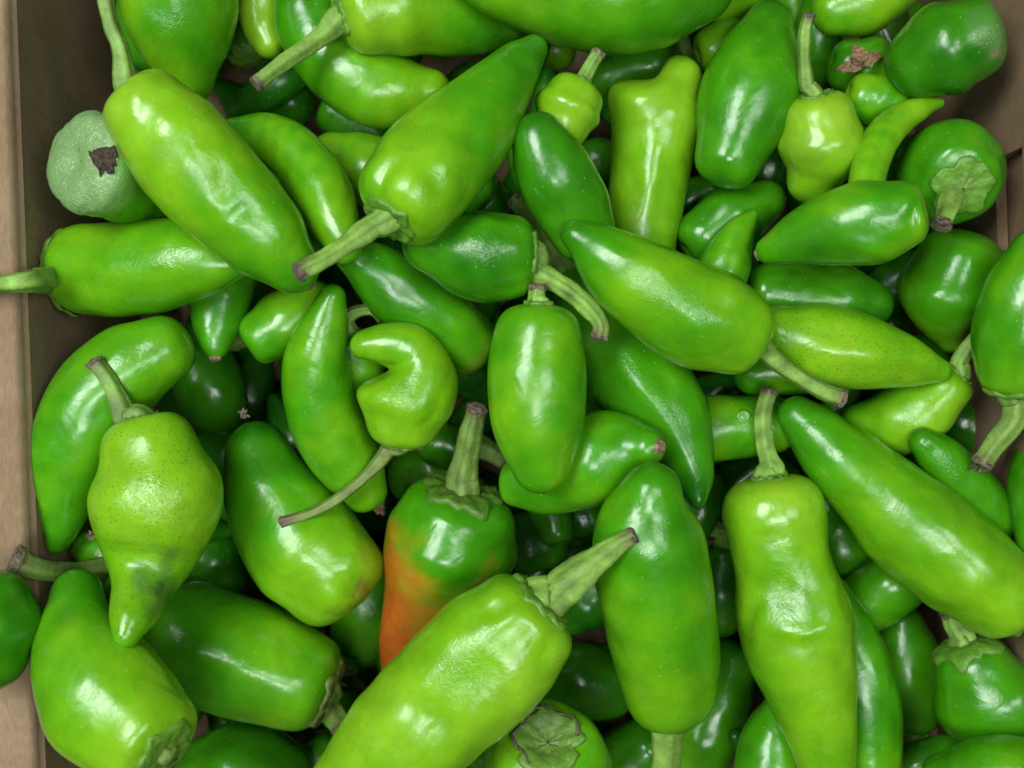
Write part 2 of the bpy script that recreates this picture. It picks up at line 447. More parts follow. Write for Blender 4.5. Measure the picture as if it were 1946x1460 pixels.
pep('glossy dark pepper in the right corner with a short stem and crumpled calyx facing up',
    [(1822, 345, 80, 30), (1812, 330, 96, -10), (1785, 318, 88, -70), (1755, 310, 62, -120)],
    stem=[(1808, 378, 20, 95), (1798, 405, 18, 120), (1790, 428, 17, 135)], col=(0.35, 0.3), calyx=0.62, cap=0.4,
    freestem=True, smax=0.1, mot=0.1)
pep('squat yellow-green pepper with faint grey blemishes and a straight upright stem',
    [(1556, 228, 68), (1560, 266, 84), (1556, 310, 72), (1543, 344, 46)],
    stem=[(1533, 165, 13), (1528, 110, 12), (1530, 60, 11), (1537, 28, 10)], col=(1.15, 0.9), calyx=0.4, mot=0.14, lobe=0.0, lump=0.006, dents=1,
    stains=[(1530, 290, 40, 0.25, (0.05, 0.12, 0.02))])
pep('small slender lime pepper curving up to a pointed end near the top right',
    [(1645, 370, 34), (1652, 320, 33), (1674, 265, 33), (1712, 226, 28), (1752, 205, 21), (1782, 196, 12)], col=(0.8, 0.85), darktip=0.6, scar=0.3)
pep('curved green pepper arching behind the large yellow-green one',
    [(450, 262, 38), (515, 268, 50), (575, 308, 54), (615, 370, 54), (640, 430, 46), (656, 470, 34)], col=(0.45, 0.75), mot=0.06)
# --- upper layer
pep('large lime pepper at the top edge with a slanting pale stem pointing lower left',
    [(700, 22, 80), (745, 12, 96), (810, 15, 88), (880, 35, 70), (930, 50, 50), (962, 55, 34)],
    stem=[(620, 62, 20), (580, 92, 16), (535, 122, 14), (487, 160, 13)], col=(1.1, 0.2), calyx=0.42, dimple=0.1,
    wrk=[(700, 10, 40, 0.15)])
pep('small lime cone-shaped pepper tip pointing up in front of the dark one',
    [(1358, 560, 50), (1378, 505, 47), (1395, 460, 37), (1417, 425, 23), (1430, 410, 11)], col=(0.55, 0.6), darktip=0.4)
pep('tall pale lime pepper standing upright with a two-humped top',
    [(1215, 500, 60), (1222, 420, 66), (1232, 340, 72), (1242, 260, 80), (1256, 205, 82), (1285, 158, 48), (1290, 150, 44)],
    col=(0.75, 1.1), darktip=0, bumps=[(1178, 175, 38, 26), (1218, 128, 30, -26)], folds=[(1190, 215, 1290, 140, 16, 9), (1240, 230, 1235, 440, 14, 7), (1205, 250, 1200, 400, 14, -6)], mot=0.08)
pep('green pepper lying on its side with a small scar on its left-pointing tip',
    [(1712, 408, 64), (1660, 422, 77), (1580, 435, 68), (1520, 452, 50), (1470, 474, 30), (1462, 477, 26)],
    col=(0.55, 0.4), scar=0.4, darktip=1.4, mot=0.2, folds=[(1745, 360, 1730, 470, 10, -11), (1580, 470, 1720, 480, 14, 6)])
pep('yellow-green speckled pepper pointing right, under the straight grey-green stem',
    [(1480, 640, 60), (1540, 655, 78), (1620, 665, 76), (1700, 683, 56), (1755, 698, 38), (1785, 705, 22)],
    col=(0.9, 0.85), mot=0.2, speck=0.8, lump=0.015, folds=[(1500, 650, 1790, 700, 14, 8)])
pep('green pepper curving right from under the central upright one, brown scar on its tip',
    [(985, 918, 46), (1035, 918, 62), (1092, 893, 76), (1150, 865, 84), (1200, 850, 64, 10), (1228, 848, 38, 30)],
    col=(0.55, 0.5), scar=0.35, mot=0.18, lobe=0.03)
pep('large lime pepper left of the red one, puckered crease near its blunt end',
    [(488, 862, 64), (508, 925, 86), (547, 993, 105), (594, 1052, 108), (636, 1098, 96)][::-1], col=(1.0, 0.1), cap=0.7,
    mot=0.12, dimple=0.0, bumps=[(676, 1120, 18, -22)], folds=[(625, 1112, 690, 1122, 9, -13), (690, 1010, 660, 1080, 16, 8)],
    stains=[(688, 1118, 22, 0.7, (0.20, 0.12, 0.03)), (715, 1050, 40, 0.35, (0.35, 0.28, 0.02))])
pep('speckled pear-shaped pepper on the left with a narrow nipple tip and a grey bruise',
    [(286, 862, 90), (296, 908, 115), (298, 955, 121), (290, 1020, 104), (282, 1072, 80), (270, 1115, 58, 30), (260, 1150, 49, 75), (247, 1185, 38, 115), (240, 1207, 25, 130)],
    stem=[(238, 800, 22), (226, 765, 19), (205, 722, 16), (180, 688, 14)], col=(1.05, 0.75), calyx=0.3, cap=0.85,
    stains=[(300, 1110, 60, 0.55, (0.035, 0.10, 0.03)), (305, 1130, 22, 0.6, (0.03, 0.04, 0.03))], wrk=[(285, 950, 70, 0.3)], mot=0.1, lump=0.012, speck=0.7, bumps=[(200, 1110, 30, -8)],
    stemcol=0.8)
pep('long curved green pepper left of centre, bending down from a narrow top',
    [(690, 928, 44), (678, 905, 58), (645, 855, 67), (613, 788, 67), (603, 720, 66), (605, 660, 58), (622, 600, 40), (632, 565, 26)],
    col=(0.65, 0.45), mot=0.1, dimple=0.0, cap=0.95, lobe=0.03, lump=0.014, dents=3)
pep('plump green pepper with a wide calyx, its stem pointing left over the box rim',
    [(165, 515, 84), (240, 512, 87), (300, 502, 87), (370, 494, 76), (430, 496, 52), (462, 496, 30)],
    stem=[(105, 530, 26), (60, 534, 20), (0, 540, 17), (-60, 542, 16)], stemabs=[None, -25, -5, 0], col=(0.8, 0.55), calyx=0.8, coff=0.12, cap=0.7, dimple=0.08, lobe=0.04,
    wrk=[(330, 500, 50, 0.18)])
pep('large smooth yellow-green pepper at the upper left, thin curved stem rising against the cardboard',
    [(283, 212, 84), (330, 265, 100), (395, 340, 100), (468, 415, 88), (522, 470, 76), (556, 505, 54)],
    stem=[(236, 150, 20), (228, 95, 15), (208, 40, 14), (195, -30, 14)], col=(1.25, 0.35), calyx=0.3, mot=0.1, dents=8, scar=0.2, folds=[(405, 300, 440, 400, 12, -7), (270, 170, 240, 260, 16, 6), (420, 410, 480, 400, 12, -5)],
    wrk=[(430, 330, 60, 0.15)])
pep('large green pepper in the upper centre with a thick pale stem pointing lower left',
    [(778, 372, 94), (812, 332, 101), (858, 283, 97), (903, 230, 84), (946, 170, 63), (985, 121, 47), (1013, 93, 29)],
    stem=[(712, 430, 23), (665, 462, 19), (610, 497, 17), (567, 518, 16)], col=(0.85, 0.45), calyx=0.52, lobe=0.13, mot=0.16, folds=[(705, 390, 760, 280, 11, -15), (800, 300, 850, 390, 18, -6), (870, 240, 940, 300, 20, -6)],
    wrk=[(960, 150, 40, 0.25), (800, 350, 50, 0.12)])
pep('widest dark green pepper lying across the middle of the top edge',
    [(860, -75, 55), (940, -55, 84), (1040, -35, 104), (1140, -22, 116), (1235, -22, 112), (1310, -40, 90)], col=(0.5, 0.5), mot=0.2)
pep('blunt upright dark green pepper with a dimpled end and scar at the top edge',
    [(1388, 292, 64), (1410, 232, 85), (1430, 162, 92), (1448, 95, 73), (1458, 55, 50), (1460, 48, 46)], col=(0.3, 0.22), mot=0.12,
    cap=0.95, dimple=0.0, lobe=0.02, lump=0.01, dents=2, bumps=[(1450, 42, 14, -9)], scar=0.12)
pep('large glossy green pepper on the right of centre, straight grey-green stem pointing lower right',
    [(1398, 632, 80), (1345, 605, 95), (1272, 570, 93), (1195, 522, 78), (1132, 474, 56), (1095, 448, 32)], folds=[(1440, 600, 1330, 560, 16, -7), (1250, 520, 1350, 660, 24, 6), (1150, 460, 1280, 540, 14, 6)],
    stem=[(1462, 676, 18), (1500, 706, 15), (1560, 742, 16), (1600, 757, 16)], col=(0.9, 0.35), calyx=0.35, mot=0.14, smax=0.15,
    wrk=[(1250, 560, 60, 0.2), (1340, 590, 50, 0.15)])
pep('smooth upright green pepper in the middle, rounded end pointing down',
    [(1022, 650, 82), (1020, 700, 91), (1020, 760, 91), (1023, 815, 85), (1027, 862, 70), (1029, 882, 58)],
    stem=[(1020, 580, 17), (1021, 562, 16), (1022, 545, 16)], col=(0.5, 0.65), cap=0.88, mot=0.14, lump=0.01, dents=2, darktip=0, lobe=0.02, dimple=0.05, calyx=0.3)
pep('hook-shaped lime pepper bent back on itself, with a thin brown twiggy stem',
    [(768, 798, 70), (772, 765, 90), (792, 714, 74), (774, 666, 53), (730, 655, 41), (696, 657, 32)],
    stem=[(742, 850, 17), (715, 885, 12), (660, 935, 10), (600, 972, 9), (535, 993, 11)], col=(1.0, 0.75), calyx=0.5,
    dry=0.35, brown=0.45, wrk=[(750, 760, 50, 0.35)], mot=0.12, darktip=0, folds=[(715, 700, 800, 690, 10, -10), (790, 830, 850, 740, 7, -6), (700, 790, 760, 810, 16, -7)])
pep('large waisted lime pepper standing upright in the lower right with a tall straight stem',
    [(1470, 975, 97), (1482, 1050, 90), (1492, 1100, 94), (1508, 1165, 107), (1520, 1240, 102), (1540, 1320, 82), (1560, 1400, 62), (1575, 1480, 46), (1585, 1530, 30)],
    stem=[(1470, 895, 21), (1455, 850, 16), (1450, 790, 15), (1462, 742, 15)], col=(1.0, 0.7), cap=0.75, mot=0.16, smax=0.22, calyx=0.3,
    dimple=0.2, bumps=[(1485, 1135, 48, -14)], folds=[(1450, 1195, 1590, 1205, 13, 9), (1575, 1080, 1600, 1190, 14, 7), (1430, 1120, 1415, 1250, 12, -12), (1400, 1010, 1560, 1020, 26, -5)], wrk=[(1480, 1120, 60, 0.2)])
pep('green pepper at the right edge, arched stem ending in a torn brown tip',
    [(1925, 705, 66), (1932, 640, 80), (1950, 560, 78), (1975, 490, 60)],
    stem=[(1930, 760, 20), (1925, 800, 21), (1892, 842, 20), (1866, 880, 17)], col=(0.7, 0.5), calyx=0.7, cap=0.7, brown=0.1, extra='frayed')
pep('largest green pepper on the right, lying diagonally down to the right edge',
    [(1900, 1130, 86), (1832, 1075, 101), (1742, 1005, 99), (1660, 930, 82), (1592, 865, 69), (1537, 810, 50), (1515, 790, 38)],
    stem=[(1965, 1170, 22), (2000, 1190, 20)], col=(0.95, 0.3), calyx=0.45, mot=0.12, dimple=0.1, folds=[(1640, 870, 1900, 1110, 26, 7), (1720, 1040, 1830, 1140, 20, -6)])
pep('big upright green pepper below the middle, stem end at the bottom edge',
    [(1272, 1310, 92), (1266, 1240, 103), (1250, 1150, 107), (1236, 1060, 105), (1228, 990, 93), (1236, 935, 60)],
    stem=[(1268, 1380, 30), (1266, 1430, 25), (1262, 1490, 24)], col=(0.6, 0.4), calyx=0.4, cap=0.65, mot=0.14, dimple=0.0)
pep('large bright lime pepper at the bottom, thick tapering stem pointing upper right',
    [(992, 1182, 102), (952, 1222, 117), (902, 1275, 120), (850, 1325, 117), (780, 1392, 112), (710, 1460, 98), (650, 1520, 80)],
    stem=[(1048, 1140, 38), (1085, 1105, 33), (1135, 1065, 26), (1178, 1033, 18), (1204, 1017, 14)], col=(0.95, 1.1), calyx=0.58,
    mot=0.12, lobe=0.12, cap=0.6, smax=0.1, wrk=[(880, 1260, 90, 0.2)], dents=10, folds=[(1000, 1120, 900, 1180, 14, -13), (940, 1230, 800, 1390, 30, -8), (1060, 1180, 1020, 1300, 14, -8)])
pep('dark green oval pepper in top right corner, shrivelled pale patch on its end',
    [(1838, 78, 80, 20), (1800, 92, 92, 0), (1765, 108, 80, -20), (1752, 116, 70, -30)], col=(0.2, 0.1), mot=0.06, dimple=0.02, lobe=0.01, lump=0.01, dents=2,
    cap=0.8, stains=[(1885, 60, 60, 0.45, (0.16, 0.27, 0.10)), (1893, 100, 14, 0.8, (0.25, 0.20, 0.12))], wrk=[(1890, 80, 34, 0.5)], smax=0.2, zmin=-300)


# --- extras on single peppers
def ex_dried(q, e, org, I, rng):
    """papery brown flower remains lying on the fruit"""
    c, _ = world(q, np.array([(1640, 118, 60, 84.0)]))
    c = c[0]
    leaves = [(3.45, 66, 13), (2.1, 44, 15), (0.35, 40, 12), (2.9, 30, 10), (5.2, 20, 9)]
    first = None
    for a, ln, wd in leaves:
        V, F = [], []
        n = 9
        for i in range(n):
            t = i / (n - 1)
            ww = wd * math.sin(math.pi * (0.12 + 0.88 * t) ** 0.8) + 1
            h = 10 * math.sin(3 * t + a) + 6 * t
            for s_, dz in ((-1, 5), (0, 0), (1, 5), (0, -4)):
                V.append((c[0] + math.cos(a) * ln * t - math.sin(a) * ww * s_ + rng.normal() * 0.5,
                          c[1] + math.sin(a) * ln * t + math.cos(a) * ww * s_ + rng.normal() * 1.2,
                          c[2] + h + dz + rng.normal() * 0.6))
        for i in range(n - 1):
            for j in range(4):
                a0 = i * 4 + j
                b0 = i * 4 + (j + 1) % 4
                F.append((a0, b0, b0 + 4, a0 + 4))
        if first is None:
            first = link('dried_flower', V, F, M_DRY, e, None, None, org, smooth=False)
        else:
            link('petal', V, F, M_DRY, first, None, None, org, smooth=False)


def ex_hole(q, e, org, I, rng):
    """dark dried-out pit where the stem was"""
    n = 26
    th = np.linspace(0, 2 * math.pi, n, endpoint=False)
    ed = 1 + 0.12 * rng.normal(size=n)
    rows = []
    for rr, h in ((1.15, -14), (1.08, -1), (0.98, 2), (0.86, 0), (0.65, 1.5), (0.4, 3), (0.2, 2), (0.02, 3)):
        row = []
        for a, e_ in zip(th, ed):
            px = 194 + 25 * rr * e_ * math.cos(a) + 7 * rr * math.sin(a)
            py = 296 + 34 * rr * e_ * math.sin(a)
            z = q['surf'](px, py) + h + 4.5 + rng.normal() * 0.8
            k = (D - z) / D
            row.append(((px - 973) * k, (730 - py) * k, z))
        rows.append(row)
    link('dried_stem_scar', np.array(rows).reshape(-1, 3), grid_faces(8, n), M_DARKWOOD, e, None, None, org, smooth=False)


def ex_wart(q, e, org, I, rng):
    px, py = 1413, 791
    z = q['surf'](px, py)
    k = (D - z) / D
    cx, cy = (px - 973) * k, (730 - py) * k
    rows = []
    th = np.linspace(0, 2 * math.pi, 20, endpoint=False)
    for rr, h in ((1.3, -6), (1.1, 0.5), (0.85, 3.5), (0.7, 2.0), (0.45, 2.2), (0.05, 3.2)):
        rows.append(np.stack([cx + 14 * rr * np.cos(th), cy + 12 * rr * np.sin(th), np.full(20, z + h)], 1))
    V = np.vstack(rows)
    link('wart', V, grid_faces(6, 20), M_SKIN, e, tone(np.full(len(V), 0.6)), np.zeros(len(V)), org)


def ex_frayed(q, e, org, I, rng):
    c, r = world(q, np.array(q['stem'][-2:]))
    d = c[1] - c[0]
    d /= np.linalg.norm(d)
    st = [o for o in e.children if o.name.startswith('stem')][0]
    V, F = [], []
    for k in range(9):
        a = k / 9 * 6.28
        off = np.array((math.cos(a), math.sin(a) * 0.6, math.sin(a) * 0.8)) * r[1] * 0.8
        p = c[1] + off
        n0 = len(V)
        for i in range(4):
            t = i / 3
            w_ = 4.5 * (1 - 0.75 * t)
            q_ = p + d * (t * rng.uniform(12, 26)) + off * 0.35 * t + rng.normal(size=3) * 2
            for b in range(3):
                V.append(q_ + w_ * np.array((math.cos(b * 2.1 + a), math.sin(b * 2.1 + a), math.cos(b * 2.1))))
        for i in range(3):
            for b in range(3):
                F.append((n0 + i * 3 + b, n0 + i * 3 + (b + 1) % 3, n0 + i * 3 + 3 + (b + 1) % 3, n0 + i * 3 + 3 + b))
    link('torn_fibres', V, F, M_WOOD, st, None, None, org, smooth=False)


def ex_stub(q, e, org, I, rng):
    """broken stem stub inside a crumpled calyx"""
    p = I['pole'] - I['T0'] * I['r0'] * 0.2
    pts = np.array([p + I['T0'] * t for t in (-10, 5, 20, 32)]) + rng.normal(size=(4, 3))
    V, F, _ = make_tube(pts, np.array([30, 24, 20, 17.0]), rng, close=True)
    link('stem', V, F, M_STEM, e, np.tile(STEMC * 0.7, (len(V), 1)), None, org)


def ex_torn(q, e, org, I, rng):
    """ragged brown rim round the torn calyx"""
    th = np.linspace(0.6, 4.6, 26)
    pts = []
    r0 = I['r0']
    for a in th:
        rho = 0.56 + 0.05 * math.sin(5 * a)
        h = I['cb'] * r0 * ((1 - rho ** PB) ** (1 / PB) - I['dim'] * math.exp(-(rho / 0.32) ** 2)) + 0.08 * r0
        pts.append(I['c0'] + I['T0'] * h + rho * r0 * (I['N0'] * math.cos(a) + I['B0'] * math.sin(a)) + rng.normal(size=3) * 1.2)
    V, F, _ = make_tube(np.array(pts), np.abs(2.3 + rng.normal(size=26) * 0.6), rng, ns=8, close=True)
    link('torn_rim', V, F, M_WOOD, e, None, None, org)


EXTRA = dict(dried=ex_dried, hole=ex_hole, wart=ex_wart, frayed=ex_frayed, stub=ex_stub, torn=ex_torn)
# ------------------------------------------------------------------ settle the heap
FLOOR = -400.0


def dense(pts, n):
    """Catmull-Rom through the control points -> n samples (all columns)."""
    p = np.array(pts, float)
    if len(p) == 1:
        return np.repeat(p, n, 0)
    e = np.vstack([2 * p[0] - p[1], p, 2 * p[-1] - p[-2]])
    e[0, 2] = p[0, 2]
    e[-1, 2] = p[-1, 2]
    seg = np.linalg.norm(np.diff(p[:, :2], axis=0), axis=1) + 1e-6
    if p.shape[1] > 3:
        seg = np.sqrt(seg ** 2 + np.diff(p[:, 3]) ** 2)
    cum = np.concatenate([[0], np.cumsum(seg)])
    out = []
    for s in np.linspace(0, cum[-1], n):
        i = min(int(np.searchsorted(cum, s, side='right')) - 1, len(seg) - 1)
        t = (s - cum[i]) / seg[i]
        a, b, c, d = e[i], e[i + 1], e[i + 2], e[i + 3]
        out.append(0.5 * (2 * b + (c - a) * t + (2 * a - 5 * b + 4 * c - d) * t * t + (3 * b - a - 3 * c + d) * t ** 3))
    return np.array(out)


def q4(l):
    return [tuple(t) + (0.0,) * (4 - len(t)) for t in l]


for q in P:
    q['body'] = q4(q['body'])
    if q['body'][0][2] > 0:
        q['body'] = [(x, y, r * 1.025, dz) for x, y, r, dz in q['body']]
    q['smp'] = dense(q['body'], 10)
    b0, b1 = np.array(q['body'][0]), np.array(q['body'][-1])
    dirv = b1[:2] - b0[:2]
    ln = np.linalg.norm(dirv)
    q['dir'] = dirv / ln if ln > 5 else np.array((1.0, 0.0))
    q['cen'] = q['smp'][:, :2].mean(0)
    allp = [q['smp']]
    if q['stem']:
        q['stem'] = q4(q['stem'])
        allp.append(dense(q['stem'], 8)[1:])
    q['all'] = np.vstack(allp)
    q['nb'] = 10

placed = []
FILL = []
FLAT = 0.93


def settle(q, placed, floor, nit=12):
    A = q['all']
    tau = (A[:, :2] - q['cen']) @ q['dir']
    z = np.full(len(A), -200.0)
    smax = q.get('smax', 0.42)
    best = None
    for it in range(nit):
        if best is not None:
            zn = best[1] + best[2] * tau + A[:, 3]
            z = np.maximum(zn, 0.5 * (z + zn))
        k = (D - z) / D
        X = (A[:, 0] - 973) * k
        Y = (730 - A[:, 1]) * k
        R = A[:, 2] * k
        lo = floor + R                      # lowest each sample may lie
        if 'zmin' in q:
            lo = np.maximum(lo, q['zmin'])
        for o in placed:
            dx = X[:, None] - o[0][None]
            dy = Y[:, None] - o[1][None]
            rr = 0.90 * (R[:, None] + o[3][None])
            h2 = rr * rr - dx * dx - dy * dy
            c = np.where(h2 > 0, o[2][None] + FLAT * np.sqrt(np.maximum(h2, 0)), -1e9).max(1)
            lo = np.maximum(lo, c)
        best = None
        for s in np.linspace(-smax, smax, 29):
            base = (lo - A[:, 3] - s * tau).max()
            zz = base + s * tau[:q['nb']]
            cost = zz.mean() + 12 * abs(s)
            if best is None or cost < best[0]:
                best = (cost, base, s)
    z = best[1] + best[2] * tau + A[:, 3]
    q['z0'], q['sl'] = best[1], best[2]
    k = (D - z) / D
    q['zz'] = z
    q['top'] = (z + A[:, 2] * k).max()
    return ((A[:, 0] - 973) * k, (730 - A[:, 1]) * k, z, A[:, 2] * k)


for i, q in enumerate(P):
    placed.append(settle(q, placed, -620.0 if i < NDEEP else FLOOR))
    if 'stemabs' in q:      # a stem that rests on the rim of the box
        st = []
        for (x, y, r, dz), za in zip(q['stem'], q['stemabs']):
            tau = (np.array((x, y)) - q['cen']) @ q['dir']
            st.append((x, y, r, dz if za is None else za - q['z0'] - q['sl'] * tau))
        q['stem'] = st

# a tight random layer of peppers on the base of the box
rf = np.random.default_rng(77)
fpl = []
for n in range(1100):
    x, y = rf.uniform(-870, 980), rf.uniform(-940, 930)
    a = rf.uniform(0, 6.28)
    k0 = (D + 690) / D
    g = rf.uniform(0.8, 1.1)
    pts = [(973 + (x + t * g * math.cos(a)) / k0, 730 - (y + t * g * math.sin(a)) / k0, rr * g / k0, 0.0)
           for t, rr in ((-60, 50), (-15, 62), (40, 54), (95, 34), (125, 20))]
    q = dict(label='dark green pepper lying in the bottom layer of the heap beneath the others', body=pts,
             stem=None, lift=0.0, col=(rf.uniform(0, 0.15), 0.0), group='green peppers of the bottom layer', dents=2,  # tone kept near the darkest green to paint in the shade of the gaps
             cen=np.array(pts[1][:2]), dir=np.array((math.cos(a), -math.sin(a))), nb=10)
    q['all'] = dense(pts, 10)
    pl = settle(q, fpl, -780.0, 2)
    if q['top'] < -600:
        fpl.append(pl)
        FILL.append(q)
        base_n = len(FILL)
upl = list(placed[:NDEEP]) + fpl
for n in range(560):
    x, y = rf.uniform(-900, 980), rf.uniform(-940, 930)
    a = rf.uniform(0, 6.28)
    k0 = (D + 560) / D
    g = rf.uniform(0.85, 1.15)
    pts = [(973 + (x + t * g * math.cos(a)) / k0, 730 - (y + t * g * math.sin(a)) / k0, rr * g / k0, 0.0)
           for t, rr in ((-60, 44), (-15, 56), (40, 50), (95, 32), (125, 19))]
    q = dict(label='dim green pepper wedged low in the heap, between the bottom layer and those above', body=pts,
             stem=None, lift=0.0, col=(rf.uniform(0.0, 0.25), 0.05), group='green peppers wedged low in the heap', dents=3,  # low tone puts the darkness between the peppers into the skin colour
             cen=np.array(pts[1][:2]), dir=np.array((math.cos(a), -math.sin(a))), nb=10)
    q['all'] = dense(pts, 10)
    pl = settle(q, upl, -780.0, 5)
    if q['top'] < -412:
        upl.append(pl)
        FILL.append(q)


def world(q, pts):
    """control samples -> world positions and radii, in u"""
    tau = (pts[:, :2] - q['cen']) @ q['dir']
    z = q['z0'] + q['sl'] * tau + pts[:, 3]
    k = (D - z) / D
    return np.stack([(pts[:, 0] - 973) * k, (730 - pts[:, 1]) * k, z], 1), pts[:, 2] * k


# ------------------------------------------------------------------ mesh helpers
def link(name, verts, faces, mat, parent=None, tint=None, wrinkle=None, org=None, smooth=True, speck=None):
    me = bpy.data.meshes.new(name)
    v = np.asarray(verts, float)
    if org is not None:
        v = v - org
    me.from_pydata((v * S).tolist(), [], faces)
    if smooth:
        me.polygons.foreach_set('use_smooth', [True] * len(me.polygons))
    if tint is not None:
        a = me.color_attributes.new('tint', 'FLOAT_COLOR', 'POINT')
        c = np.ones((len(v), 4))
        c[:, :3] = tint
        a.data.foreach_set('color', c.ravel())
    if wrinkle is not None:
        a = me.attributes.new('wrinkle', 'FLOAT', 'POINT')
        a.data.foreach_set('value', np.asarray(wrinkle, float))
    if speck is not None:
        a = me.attributes.new('speck', 'FLOAT', 'POINT')
        a.data.foreach_set('value', np.full(len(v), float(speck)))
    me.materials.append(mat)
    me.update()
    o = bpy.data.objects.new(name, me)
    COL.objects.link(o)
    if parent is not None:
        o.parent = parent
    return o


def grid_faces(nr, ns):
    f = []
    for i in range(nr - 1):
        a = i * ns
        b = a + ns
        for j in range(ns):
            j2 = (j + 1) % ns
            f.append((a + j, a + j2, b + j2, b + j))
    return f


def frames(c, win=0.0):
    T = np.gradient(c, axis=0)
    if win > 0:
        # fat bodies turn their rings slowly, so that they do not fold
        ds = np.linalg.norm(T, axis=1).mean() + 1e-9
        T /= np.linalg.norm(T, axis=1)[:, None] + 1e-9
        h = max(1, int(win / ds))
        pad = np.vstack([np.repeat(T[:1], h, 0), T, np.repeat(T[-1:], h, 0)])
        ker = np.hanning(2 * h + 3)[1:-1]
        ker /= ker.sum()
        T = np.stack([np.convolve(pad[:, j], ker, mode='valid') for j in range(3)], 1)
    T /= np.linalg.norm(T, axis=1)[:, None] + 1e-9
    N = np.zeros_like(T)
    ref = np.array((0, 0, 1.0)) if abs(T[0, 2]) < 0.93 else np.array((0, 1.0, 0))
    n = ref - T[0] * (ref @ T[0])
    n /= np.linalg.norm(n)
    for i in range(len(T)):
        n = n - T[i] * (n @ T[i])
        n /= np.linalg.norm(n) + 1e-9
        N[i] = n
    B = np.cross(T, N)
    return T, N, B


def soft(rng, p, wl, n=7):
    out = np.zeros(len(p))
    for _ in range(n):
        k = rng.normal(size=3)
        k *= (2 * math.pi / wl) * rng.uniform(0.6, 1.5) / np.linalg.norm(k)
        out += np.sin(p @ k + rng.uniform(0, 6.28))
    return out / math.sqrt(n / 2)


def to_px(v):
    k = D / (D - v[:, 2])
    return np.stack([973 + v[:, 0] * k, 730 - v[:, 1] * k], 1)


PB = 2.5


